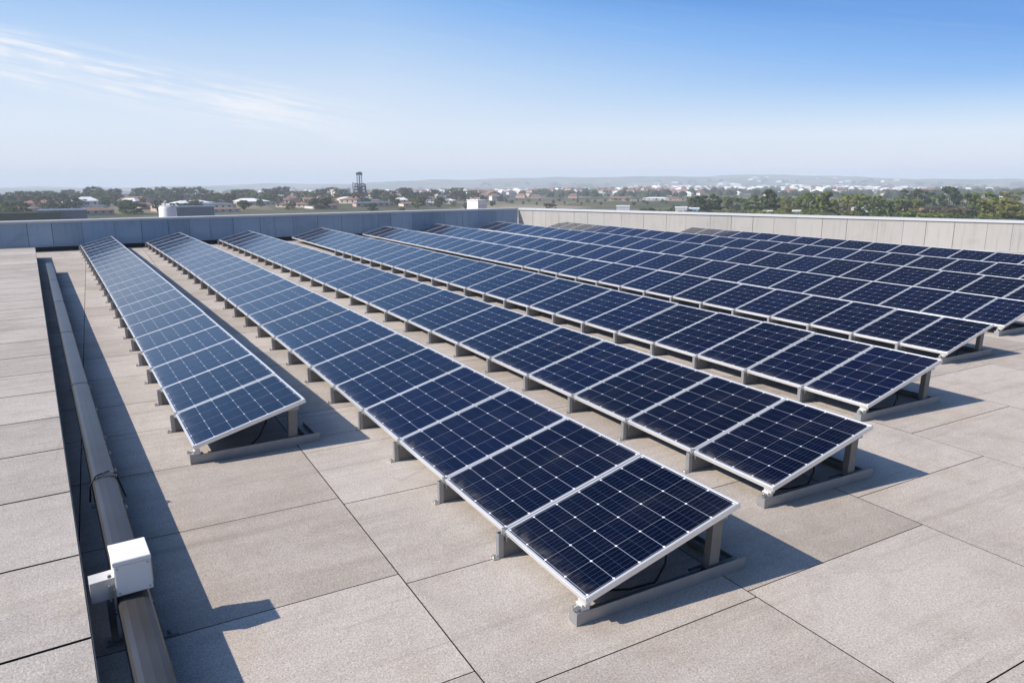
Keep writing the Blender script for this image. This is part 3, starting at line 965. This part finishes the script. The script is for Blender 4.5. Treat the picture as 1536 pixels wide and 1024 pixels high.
def crown_mesh(kind, seed, mat, leaf=0.42):
    """unit-height crown: leaf faces in clumps spread through the volume (x,y about the trunk, z 0..1)"""
    rnd = random.Random(seed)
    mb = MB()
    clumps = []
    if kind == 'round':
        for k in range(38):
            a, z = rnd.uniform(0, 2 * PI), rnd.uniform(0.12, 0.96)
            w = 0.40 * math.sqrt(max(0.02, 1 - ((z - 0.55) / 0.50) ** 2))
            q = w * math.sqrt(rnd.uniform(0.1, 1)) * rnd.uniform(0.75, 1.2)
            clumps.append((q * math.cos(a), q * math.sin(a), z, rnd.uniform(0.075, 0.15)))
    elif kind == 'tall':
        for k in range(34):
            a, z = rnd.uniform(0, 2 * PI), rnd.uniform(0.08, 0.98)
            w = 0.34 * (1.05 - z) ** 0.65 * rnd.uniform(0.8, 1.2) + 0.02
            q = w * math.sqrt(rnd.uniform(0.1, 1))
            clumps.append((q * math.cos(a), q * math.sin(a), z, rnd.uniform(0.05, 0.11)))
    elif kind == 'layered':
        for tier in range(7):
            z0 = 0.16 + tier * 0.122
            w = 0.42 * (1.12 - z0) ** 0.8
            for k in range(5):
                a = rnd.uniform(0, 2 * PI)
                q = w * rnd.uniform(0.3, 1.05)
                clumps.append((q * math.cos(a), q * math.sin(a), z0 + rnd.uniform(-0.03, 0.03), rnd.uniform(0.06, 0.12)))
    else:                # spreading
        for k in range(42):
            a, z = rnd.uniform(0, 2 * PI), rnd.uniform(0.08, 0.92)
            w = 0.62 * math.sqrt(max(0.03, 1 - ((z - 0.42) / 0.56) ** 2))
            q = w * math.sqrt(rnd.uniform(0.05, 1)) * rnd.uniform(0.8, 1.15)
            clumps.append((q * math.cos(a), q * math.sin(a), z, rnd.uniform(0.09, 0.17)))
    for cx, cy, cz, r in clumps:
        base = rnd.uniform(0.1, 0.9)
        for i in range(34):
            v = Vector((rnd.gauss(0, 1), rnd.gauss(0, 1), rnd.gauss(0, 1))).normalized() * r * rnd.uniform(0.45, 1.08)
            v.z *= 0.72
            p = Vector((cx, cy, cz)) + v
            n = (v.normalized() + Vector((rnd.uniform(-1, 1), rnd.uniform(-1, 1), rnd.uniform(-0.4, 1))) * 0.6).normalized()
            a = n.orthogonal().normalized(); b = n.cross(a)
            s_ = leaf * 0.135 * rnd.uniform(0.6, 1.25)
            ph = rnd.uniform(0, PI)
            a2 = a * math.cos(ph) + b * math.sin(ph); b2 = n.cross(a2)
            mb.tint = min(1, max(0, base + rnd.uniform(-0.25, 0.25)))
            mb.quad(p - a2 * s_, p + b2 * s_ * 0.55, p + a2 * s_, p - b2 * s_ * 0.55)
    return mb.mesh("crown", mat), clumps

def trunk_mesh(clumps, seed):
    rnd = random.Random(seed)
    mb = MB()
    mb.tube((0, 0, 0), (0.01, 0.0, 0.34), 0.028, 0.02, 8)
    mb.tube((0.01, 0.0, 0.34), (-0.005, 0.01, 0.78), 0.02, 0.006, 7)
    for cx, cy, cz, r in clumps[::3]:
        z0 = max(0.12, min(0.7, cz - 0.18))
        mb.tube((0.005, 0.003, z0), (cx * 0.85, cy * 0.85, cz), 0.009, 0.003, 5)
    return mb.mesh("trunk", M_BARK)

KINDS = {}
for ki, kd in enumerate(('round', 'tall', 'layered', 'spread')):
    for mi in range(4):
        for vv in range(2):
            cm, cl_ = crown_mesh(kd, 100 + ki * 17 + vv * 5, M_LEAF[mi])
            KINDS[(kd, mi, vv)] = (cm, trunk_mesh(cl_, ki * 7 + vv))
rt = random.Random(21)

def tree(name, u, d, v_top, wk, kind, mi, label, group, cat="tree"):
    """a tree on bearing u at distance d whose top reaches picture height v_top"""
    x, y, a = at(u, d)
    gz = ground_z(a, d)
    top = EYE - d * math.cos(a - R(HEADING)) * (v_top - 267) / 1124.0
    h = max(2.0, top - gz)
    e = empty(name, (x, y, gz), (0, 0, rt.uniform(0, 6.28)), label, cat, group)
    e.scale = (h * wk, h * wk * rt.uniform(0.9, 1.1), h)
    cm, tm = KINDS[(kind, mi, rt.randrange(2))]
    link("crown", cm, e)
    link("trunk", tm, e)
    return e

BIG = [  # u, distance, top row in the photo, width factor, kind, colour, label
    (1156, 300, 292, 0.95, 'tall', 1, "tall dark pointed tree, leftmost of the tall ones beyond the right wall"),
    (1137, 330, 300, 1.1, 'round', 0, "rounded green tree just left of the tall pointed one"),
    (1240, 280, 291, 0.95, 'layered', 0, "big tall green conifer right of the white shed, beyond the right wall"),
    (1216, 300, 296, 1.0, 'round', 0, "rounded tree touching the left side of the big green conifer"),
    (1278, 340, 297, 1.3, 'spread', 2, "olive green spreading tree just right of the big green conifer"),
    (1316, 300, 300, 1.1, 'round', 0, "small round dark tree between two white roofed houses"),
    (1373, 420, 290, 1.25, 'round', 1, "dark blue green tree with a flat lobed top, behind a rounder one"),
    (1362, 330, 304, 1.5, 'spread', 0, "low rounded grey green tree in front of the dark lobed one"),
    (1428, 400, 287, 1.15, 'layered', 1, "tallest dark pine shaped tree on the right side"),
    (1404, 440, 297, 1.3, 'spread', 0, "broad mid green tree left of the tallest dark pine"),
    (1476, 320, 295, 1.0, 'round', 0, "upright bright green tree left of the yellowish ones"),
    (1501, 270, 305, 1.1, 'round', 2, "yellow green tree near the right edge of the view"),
    (1521, 300, 306, 1.3, 'spread', 2, "wide yellow green tree at the right edge of the view"),
    (1520, 460, 294, 1.2, 'round', 0, "round brownish tree far back at the right edge"),
    (1455, 480, 299, 1.3, 'spread', 0, "hazy wide green tree behind the gap left of the upright bright tree"),
    (1180, 380, 301, 1.3, 'spread', 0, "hazy low tree right of the tall dark pointed one"),
    (1063, 330, 298, 1.25, 'round', 1, "dark round tree left of centre beyond the right wall"),
    (1044, 420, 301, 1.3, 'spread', 0, "hazy green tree left of the dark round one beyond the right wall"),
    (1100, 400, 301, 1.3, 'spread', 0, "wide dull tree between the dark round tree and the pointed one"),
    (626, 420, 299, 1.3, 'round', 0, "fresh green round tree right of the lattice rig"),
    (655, 430, 301, 1.3, 'round', 0, "second fresh green round tree, further right of the rig"),
    (80, 420, 304, 1.6, 'spread', 1, "dark double topped tree above the dark flat hedge on the left"),
    (62, 430, 308, 1.3, 'round', 1, "small dark tree left of the double topped one"),
    (196, 400, 304, 1.9, 'spread', 1, "large dark spreading tree left of the white roof vent"),
    (284, 430, 300, 1.7, 'spread', 1, "dark domed tree right of the white roof vent"),
    (363, 430, 300, 1.4, 'round', 1, "dark round tree in the middle of the left half"),
    (105, 520, 305, 1.8, 'spread', 1, "grey blue tree clump behind the dark double topped tree"),
    (155, 520, 308, 1.3, 'round', 1, "small hazy round tree left of the large spreading one"),
    (480, 430, 297, 1.7, 'spread', 1, "dark flat topped tree left of the pale tower block"),
    (3, 430, 309, 1.3, 'round', 1, "dark tree cut by the left edge of the view"),
    (247, 520, 300, 1.2, 'round', 3, "russet tree directly behind the white roof vent"),
]
for u, d, v, wk, kd, mi, lab in BIG:
    tree("tree", u, d, v - (6 if u > 1000 else 1), wk * 1.2, kd, mi, lab, None)

# the wooded band along the right, tree by tree
G1 = "trees of the wooded band beyond the right wall"
for k in range(96):
    u = 690 + (1560 - 690) * (k + rt.uniform(0.1, 0.9)) / 96
    far_ = rt.random() < 0.5
    d = rt.uniform(430, 520) if far_ else rt.uniform(300, 420)
    v = rt.uniform(301, 308) if far_ else rt.uniform(306, 317)
    if u < 1000:
        v -= rt.uniform(3, 8); d *= 1.2
    mi = rt.choice((0, 0, 1, 2, 3)) if u > 1000 else rt.choice((0, 1, 3, 3, 3))
    tree("tree", u, d, v, rt.uniform(1.1, 1.8), rt.choice(('round', 'spread', 'round', 'tall')), mi,
         "one of the crowded low trees of the wooded band beyond the roof walls", G1)
G2 = "low bushes along the foot of the wooded band"
for k in range(44):
    u = 850 + (1560 - 850) * (k + rt.uniform(0.1, 0.9)) / 44
    tree("bush", u, rt.uniform(255, 300), rt.uniform(312, 320) + max(0, (u - 1150) * 0.022), rt.uniform(1.6, 2.6), 'spread', rt.choice((0, 2, 0, 1)),
         "one of the low green bushes just above the right wall's coping", G2, "bush")
G3 = "dark trees scattered beyond the far wall"
for k in range(115):
    u = -20 + 740 * (k + rt.uniform(0.1, 0.9)) / 115
    d = rt.uniform(370, 800)
    v = 267 + 1124 * (16.7 / d) - rt.uniform(6, 13)
    tree("tree", u, d, v, rt.uniform(1.0, 1.7), rt.choice(('round', 'spread')), rt.choice((1, 1, 0, 3)),
         "one of the scattered dark trees showing above the far wall", G3)

# ------------------------------------------------------------------ far woods (uncountable)
mb = MB()
rw = random.Random(5)
ico = [Vector((math.cos(a) * math.cos(b), math.sin(a) * math.cos(b), math.sin(b))) for b in (-0.2, 0.45, 1.0) for a in [2 * PI * k / 7 for k in range(7)]]
for k in range(1900):
    u = rw.uniform(-120, 1660)
    d = 820 * (4.6 ** rw.random())
    if mnoise.noise(Vector((u / 90, math.log(d) * 5, 0))) < -0.02:
        continue
    x, y, a = at(u, d)
    z = ground_z(a, d)
    for q in range(3):
        r = rw.uniform(1.6, 4.2) * (1 + d / 3000)
        cx, cy = x + rw.uniform(-9, 9), y + rw.uniform(-9, 9)
        b = len(mb.v)
        mb.tint = rw.random()
        for p in ico:
            j = rw.uniform(0.75, 1.2)
            mb.v.append((cx + p.x * r * j * 1.25, cy + p.y * r * j * 1.25, z + r * 0.5 + p.z * r * j))
        mb.v.append((cx, cy, z + r * 1.55))
        for t_ in range(2):
            for i in range(7):
                mb.face([b + t_ * 7 + i, b + t_ * 7 + (i + 1) % 7, b + t_ * 7 + 7 + (i + 1) % 7, b + t_ * 7 + 7 + i])
        for i in range(7):
            mb.face([b + 14 + i, b + 14 + (i + 1) % 7, b + 21])
M_FAR = leaf_material("far_foliage", (0.022, 0.036, 0.018), (0.070, 0.085, 0.038), (0.07, 0.07, 0.04))
tag(mb.build("distant_woods", M_FAR), kind='stuff')

# ------------------------------------------------------------------ buildings beyond
M_PLAS = [material("white_render", (0.60, 0.585, 0.555), 0.8, var=0.08, vscale=0.3), material("cream_render", (0.62, 0.52, 0.40), 0.8, var=0.1, vscale=0.3),
          material("pink_render", (0.50, 0.33, 0.25), 0.8, var=0.1, vscale=0.3), material("grey_render", (0.36, 0.36, 0.36), 0.8, var=0.1, vscale=0.3)]
M_TILE = [material("red_roof_tile", (0.27, 0.125, 0.09), 0.8, var=0.25, vscale=1.2), material("brown_roof_tile", (0.22, 0.12, 0.085), 0.8, var=0.25, vscale=1.2),
          material("white_sheet_roof", (0.78, 0.77, 0.75), 0.6, var=0.06, vscale=0.5), material("slate_blue_roof", (0.09, 0.12, 0.17), 0.6, var=0.2, vscale=0.6),
          material("pale_blue_sheet", (0.22, 0.42, 0.60), 0.5, var=0.1, vscale=0.6)]
M_WIN = material("window_glass", (0.02, 0.03, 0.045), 0.12)
M_PALE = material("pale_concrete", (0.55, 0.51, 0.45), 0.8, var=0.12, vscale=0.15, dirt=((0.36, 0.33, 0.29), 0.12, 0.5, 0.4))

def house(u, d, v_top, w, depth, roof_k, wall_m, roof_m, label, group=None, turn=0.0, name="house", cat="house", flat=False, floors=1, base_z=None, wins=True):
    """walls, pitched or flat roof, windows on the side towards the viewer"""
    x, y, a = at(u, d)
    gz = ground_z(a, d) if base_z is None else base_z
    top = EYE - d * math.cos(a - R(HEADING)) * (v_top - 267) / 1124.0
    h = max(2.4, top - gz)
    e = empty(name, (x, y, gz), (0, 0, -a + turn), label, cat, group)
    hw = w / 2
    rh = 0 if flat else h * roof_k
    mb = MB(); mb.box((-hw, 0, 0), (hw, depth, h - rh)); mb.build("wall", wall_m, e)
    mb = MB()
    o = 0.35
    if flat:
        mb.box((-hw - 0.12, -0.12, h - rh + 0.002), (hw + 0.12, depth + 0.12, h - rh + 0.35))
    else:
        z0 = h - rh + 0.002
        i = min(depth / 2, hw * 0.6) * 0.9
        b = len(mb.v)
        mb.v += [(-hw - o, -o, z0), (hw + o, -o, z0), (hw + o, depth + o, z0), (-hw - o, depth + o, z0), (-hw + i, depth / 2, z0 + rh), (hw - i, depth / 2, z0 + rh)]
        for f in ((0, 1, 5, 4), (1, 2, 5), (2, 3, 4, 5), (3, 0, 4), (3, 2, 1, 0)):
            mb.face(f)
    mb.build("roof", roof_m, e)
    if wins:
        n = max(2, int(w / 3.2))
        for fl in range(floors):
            fh = (h - rh) / floors
            for k in range(n):
                cx = -hw + w * (k + 0.5) / n
                wm = MB(); wm.box((cx - 0.55, -0.05, fl * fh + fh * 0.38), (cx + 0.55, -0.003, fl * fh + fh * 0.80))
                wm.build("window", M_WIN, e)
    return e

NEAR = [
    (1305, 420, 313, 15, 9, 0.45, 0, 2, "white roofed house left of the small round dark tree"),
    (1345, 400, 317, 14, 9, 0.4, 0, 2, "white roofed house right of the small round dark tree"),
    (1303, 360, 322, 8, 6, 0.3, 0, 2, "small white roofed hut low beside the right wall's coping"),
    (1388, 400, 317, 16, 10, 0.5, 1, 0, "red roofed house in front of the dark lobed tree"),
    (1424, 410, 321, 18, 10, 0.5, 2, 1, "long brown roofed house below the tallest pine"),
    (1391, 330, 329, 13, 8, 0.35, 0, 2, "low white house close above the coping, below the red roofed one"),
    (1450, 400, 321, 13, 9, 0.4, 0, 0, "house with white wall and dull red roof left of the upright bright tree"),
    (1497, 520, 300, 14, 9, 0.4, 1, 0, "small hazy house far behind the yellow green tree"),
    (500, 560, 297, 24, 14, 0.5, 2, 0, "long low pink house with red roof in front of the pale tower block"),
    (424, 560, 300, 16, 10, 0.45, 1, 0, "cream house with red roof left of the dark flat topped tree"),
    (457, 620, 299, 14, 10, 0.45, 1, 1, "cream house with brown roof beside the flat topped tree"),
    (560, 600, 301, 12, 10, 0.45, 1, 1, "ochre house with brown roof just right of the lattice rig"),
    (592, 560, 302, 15, 10, 0.45, 1, 0, "cream house with red roof between rig and fresh green tree"),
    (25, 430, 314, 15, 10, 0.2, 0, 2, "long white shed with pale roof at far left"),
    (128, 470, 313, 13, 9, 0.2, 0, 3, "white house with slate roof near the middle of the left trees"),
    (345, 560, 303, 16, 10, 0.4, 0, 0, "white house with red roof left of the dark round tree"),
    (395, 520, 306, 14, 9, 0.35, 1, 3, "cream house with slate roof beside the dark round tree"),
    (932, 620, 296, 18, 12, 0.45, 1, 0, "terracotta roofed house above the middle of the right wall"),
    (985, 640, 298, 22, 12, 0.4, 0, 2, "long white roofed building above the right wall"),
    (1008, 640, 300, 18, 12, 0.45, 2, 0, "pink house with red roof right of the long white roofed building"),
]
for u, d, v, w, dp, rk, wm, rm, lab in NEAR:
    house(u, d, v, w, dp, rk, M_PLAS[wm], M_TILE[rm], lab, turn=rt.uniform(-0.35, 0.35))
# dark flat roofs at the far left, tower block, small sheds just outside the right wall
house(87, 350, 315, 17, 20, 0, M_TILE[3], M_TILE[3], "long dark blue flat roofed block at far left", flat=True, name="flat_roofed_block", cat="building", wins=False)
house(37, 345, 319, 20, 14, 0, M_LEAF[1], M_LEAF[1], "clipped dark green hedge block at far left, below the white shed", flat=True, name="hedge", cat="hedge", wins=False)
house(285, 350, 310, 17, 14, 0, M_TILE[3], M_TILE[3], "dark blue flat roofed block right of the white roof vent", flat=True, name="flat_roofed_block", cat="building", wins=False)
house(513, 800, 283, 17, 22, 0, M_PALE, M_PALE, "pale windowless tower block left of the lattice rig", flat=True, name="tower_block", cat="building", turn=0.35, wins=False)
house(936, 300, 310, 5.2, 6, 0, M_PLAS[0], M_TILE[2], "small white shed behind the right wall, left of the one with blue side", flat=True, name="shed", cat="shed", wins=False)
house(1024, 290, 312, 4.4, 6, 0, M_PLAS[0], M_TILE[2], "white shed joined to the pale blue one behind the right wall", flat=True, name="shed", cat="shed", wins=False)
house(1041, 291, 313.5, 5.0, 6, 0, M_TILE[4], M_TILE[2], "shed with pale blue side behind the right wall", flat=True, name="shed", cat="shed", wins=False)
house(1155, 285, 318, 3.4, 5, 0, M_PLAS[0], M_TILE[2], "tiny white shed below the tall dark pointed tree", flat=True, name="shed", cat="shed", wins=False)
house(1199, 290, 317.5, 3.0, 5, 0, M_PLAS[3], M_TILE[2], "tiny grey shed at the foot of the big green conifer", flat=True, name="shed", cat="shed", wins=False)

# low pale buildings between the trees on the left
rl = random.Random(31)
GL = "low pale buildings among the trees beyond the far wall"
for k in range(26):
    u = 5 + 680 * (k + rl.uniform(0.1, 0.9)) / 26
    d = rl.uniform(390, 600)
    v = 267 + 1124 * (16.7 / d) - rl.uniform(3.5, 7)
    house(u, d, v, rl.uniform(9, 24), rl.uniform(8, 14), rl.uniform(0.25, 0.45), rl.choice((M_PLAS[0], M_PLAS[1], M_PLAS[2])), rl.choice((M_TILE[0], M_TILE[1], M_TILE[2], M_TILE[2], M_TILE[3])),
          "one of the low pale buildings among the trees beyond the far wall", GL, turn=rl.uniform(-0.5, 0.5))

# houses of the middle distance
rh_ = random.Random(77)
GH = "small houses scattered on the hazy plain"
for k in range(60):
    u = rh_.uniform(-20, 1550)
    d = rh_.uniform(620, 1300) if u < 900 else rh_.uniform(850, 1400)
    x, y, a = at(u, d)
    gz = ground_z(a, d)
    hh = rh_.uniform(3.8, 6.5)
    v = 267 + 1124 * (EYE - gz - hh) / (d * math.cos(a - R(HEADING)))
    house(u, d, v, rh_.uniform(7, 14), rh_.uniform(6, 10), rh_.uniform(0.3, 0.5), rh_.choice(M_PLAS[:3]), rh_.choice((M_TILE[0], M_TILE[0], M_TILE[1], M_TILE[2])),
          "one of the small pale houses scattered over the hazy plain", GH, turn=rh_.uniform(-0.6, 0.6), wins=False)

# the far town (uncountable)
mb = MB()
rc = random.Random(9)
centres = [(740, 1500, 60, 240, 260), (620, 1250, 70, 200, 150), (880, 1700, 60, 260, 160), (330, 1500, 120, 300, 150), (120, 1400, 130, 250, 130),
           (1130, 2600, 100, 500, 420), (1060, 2300, 70, 300, 160), (1330, 2000, 150, 400, 150), (480, 2100, 130, 400, 150), (1000, 1400, 60, 200, 90)]
for cu, cd, su, sd, n in centres:
    for k in range(n):
        u = rc.gauss(cu, su); d = max(900, rc.gauss(cd, sd))
        x, y, a = at(u, d)
        z = ground_z(a, d)
        w, dp, h = rc.uniform(6, 14), rc.uniform(6, 11), rc.uniform(3.5, 8)
        if cu == 1130:
            w *= 2.6; h *= 0.9
        M = Matrix.Translation((x, y, z - 0.5)) @ Matrix.Rotation(-a + rc.uniform(-0.8, 0.8), 4, 'Z')
        mb.mi = rc.choice((0, 0, 0, 1, 1, 2)) if cu != 1130 else rc.choice((0, 0, 0, 1))
        mb.box((-w / 2, 0, 0), (w / 2, dp, h), M)
        mb.mi = rc.choice((3, 3, 4, 5)) if cu != 1130 else rc.choice((5, 5, 0))
        b = len(mb.v)
        for p in ((-w / 2 - .3, -.3, h), (w / 2 + .3, -.3, h), (w / 2 + .3, dp + .3, h), (-w / 2 - .3, dp + .3, h), (-w / 4, dp / 2, h + 2.6), (w / 4, dp / 2, h + 2.6)):
            mb.v.append(tuple(M @ Vector(p)))
        for f in ((0, 1, 5, 4), (1, 2, 5), (2, 3, 4, 5), (3, 0, 4)):
            mb.face([b + i for i in f])
tag(mb.build("distant_town", [M_PLAS[0], M_PLAS[1], M_PLAS[2], M_TILE[0], M_TILE[1], M_TILE[2]]), kind='stuff')

# ------------------------------------------------------------------ lattice rig
M_RIG = material("rig_steel", (0.055, 0.062, 0.075), 0.6, 0.3, var=0.2, vscale=0.5)
x, y, a = at(539, 640)
gz = ground_z(a, 640)
k_ = 640 * math.cos(a - R(HEADING)) / 1124.0          # metres per picture row
H = EYE - (258 - 267) * k_ - gz
rg = empty("lattice_rig", (x, y, gz), (0, 0, -a), "tall dark steel lattice rig with a narrow mast standing on the horizon", "lattice rig")
def lattice(mb, w0, w1, z0, z1, n, r):
    cs = [(-1, -1), (1, -1), (1, 1), (-1, 1)]
    for k in range(n):
        za, zb = lerp(z0, z1, k / n), lerp(z0, z1, (k + 1) / n)
        wa, wb = lerp(w0, w1, k / n), lerp(w0, w1, (k + 1) / n)
        for i in range(4):
            (ax, ay), (bx2, by2) = cs[i], cs[(i + 1) % 4]
            mb.tube((ax * wa, ay * wa, za), (ax * wb, ay * wb, zb), r, n=5)
            mb.tube((ax * wa, ay * wa, za), (bx2 * wb, by2 * wb, zb), r * 0.7, n=4)
            mb.tube((bx2 * wa, by2 * wa, za), (ax * wb, ay * wb, zb), r * 0.7, n=4)
            mb.tube((ax * wb, ay * wb, zb), (bx2 * wb, by2 * wb, zb), r * 0.7, n=4)
zt = H - 17 * k_
mb = MB(); lattice(mb, 5.6, 3.6, 0.0, zt, 6, 0.50); mb.build("derrick", M_RIG, rg)
mb = MB()
for sx in (-1, 1):
    mb.tube((sx * 1.9, 0, zt * 0.55), (sx * 1.9, 0, H - 1.4), 0.30, n=6)
for k in range(9):
    z_ = lerp(zt, H - 2, k / 8)
    mb.tube((-1.9, 0, z_), (1.9, 0, z_), 0.12, n=4)
mb.tube((0.1, 0.4, zt * 0.4), (0.1, 0.4, H - 3), 0.42, n=6)
mb.build("mast", M_RIG, rg)
mb = MB(); mb.box((-2.6, -1.2, H - 2.6), (2.6, 1.2, H - 0.6)); mb.box((-1.2, -0.8, H - 0.598), (1.9, 0.8, H)); mb.build("crown_block", M_RIG, rg)
mb = MB()
for sx, hh in ((-5.6, zt + 1.0), (5.0, zt - 0.4)):
    mb.tube((sx, -1.5, 0), (sx * 0.98, -1.5, hh), 0.34, n=6)
    mb.tube((sx * 0.98, -1.5, hh - 0.4), (sx * 0.3, -0.5, hh - 1.2), 0.18, n=5)
mb.tube((4.4, -1, zt - 2), (7.6, -1, 0), 0.25, n=5)
mb.build("side_post", M_RIG, rg)
mb = MB()
mb.prism([(-3.0, 0.0), (3.0, 0.0), (1.7, zt * 0.86), (-1.7, zt * 0.86)], 'y', -1.3, 1.3)
mb.build("machine_house", M_RIG, rg)
mb = MB(); mb.box((-4.2, -3.2, zt * 0.42), (4.2, 3.2, zt * 0.46)); mb.box((-3.6, -2.6, zt * 0.12), (3.8, 2.6, zt * 0.34)); mb.build("platform", M_RIG, rg)
mb = MB(); mb.box((2.0, -6.0, 0), (7.5, -3.6, 3.4)); mb.build("cabin", M_PLAS[0], rg)

# ------------------------------------------------------------------ lower roofs just outside the walls, and what stands on them
mb = MB()
mb.box((-30.0, 37.6, -14.0), (58.0, 62.0, -1.0))
tag(mb.build("lower_roof", M_LEDGE), kind='structure')
x, y, a = at(246.5, 47)
vt = empty("roof_vent", (x, y, -1.0), (0, 0, -a), "squat white round roof vent standing behind the far wall on the left", "roof vent")
kk = 47 * math.cos(a - R(HEADING)) / 1124.0
th_ = EYE - (308.5 - 267) * kk + 1.0
mb = MB(); mb.smooth = True
mb.lathe([(0.54, 0.0), (0.52, 0.3), (0.46, th_ - 0.06), (0.43, th_)], n=28); mb.build("drum", M_BOXW, vt)
mb = MB(); mb.lathe([(0.41, th_ + 0.001), (0.41, th_ + 0.035), (0.36, th_ + 0.06)], n=28); mb.build("top_ring", M_ARM, vt)
mb = MB(); mb.tube((-0.12, 0, th_ + 0.06), (-0.12, 0, th_ + 0.28), 0.05); mb.tube((-0.12, 0, th_ + 0.28), (-0.02, 0, th_ + 0.30), 0.05); mb.build("outlet_pipe", M_ARM, vt)
x, y, a = at(715, 56)
kk = 56 * math.cos(a - R(HEADING)) / 1124.0
th_ = EYE - (300 - 267) * kk + 1.0
ub = empty("plant_box", (x, y, -1.0), (0, 0, -a - R(40)), "white box shaped plant housing behind the far wall, near the corner", "plant box")
mb = MB(); mb.cbox((-0.53, -0.53, 0), (0.53, 0.53, th_), 0.02); mb.build("casing", M_BOXW, ub)
mb = MB()
for k in range(5):
    mb.box((0.5305, -0.40, th_ * 0.45 + k * 0.17), (0.544, 0.40, th_ * 0.45 + k * 0.17 + 0.11))
mb.build("louvre", M_ARM, ub)
mb = MB(); mb.cbox((-0.57, -0.57, th_ + 0.001), (0.57, 0.57, th_ + 0.05), 0.02); mb.build("lid", M_BOXW, ub)

# ------------------------------------------------------------------ the hazy air
mb = MB(); mb.box((-6700, -6700, -90), (6700, 6700, 42.0))
mh = bpy.data.materials.new("pale_haze")
mh.use_nodes = True
t = NT(mh.node_tree)
out = t.n('ShaderNodeOutputMaterial')
pv = t.n('ShaderNodeVolumePrincipled')
pv.inputs['Color'].default_value = (0.84, 0.92, 1.0, 1)
pv.inputs['Density'].default_value = 0.00031
pv.inputs['Anisotropy'].default_value = 0.0
t.t.links.new(pv.outputs[0], out.inputs['Volume'])
tag(mb.build("haze", mh), kind='stuff')
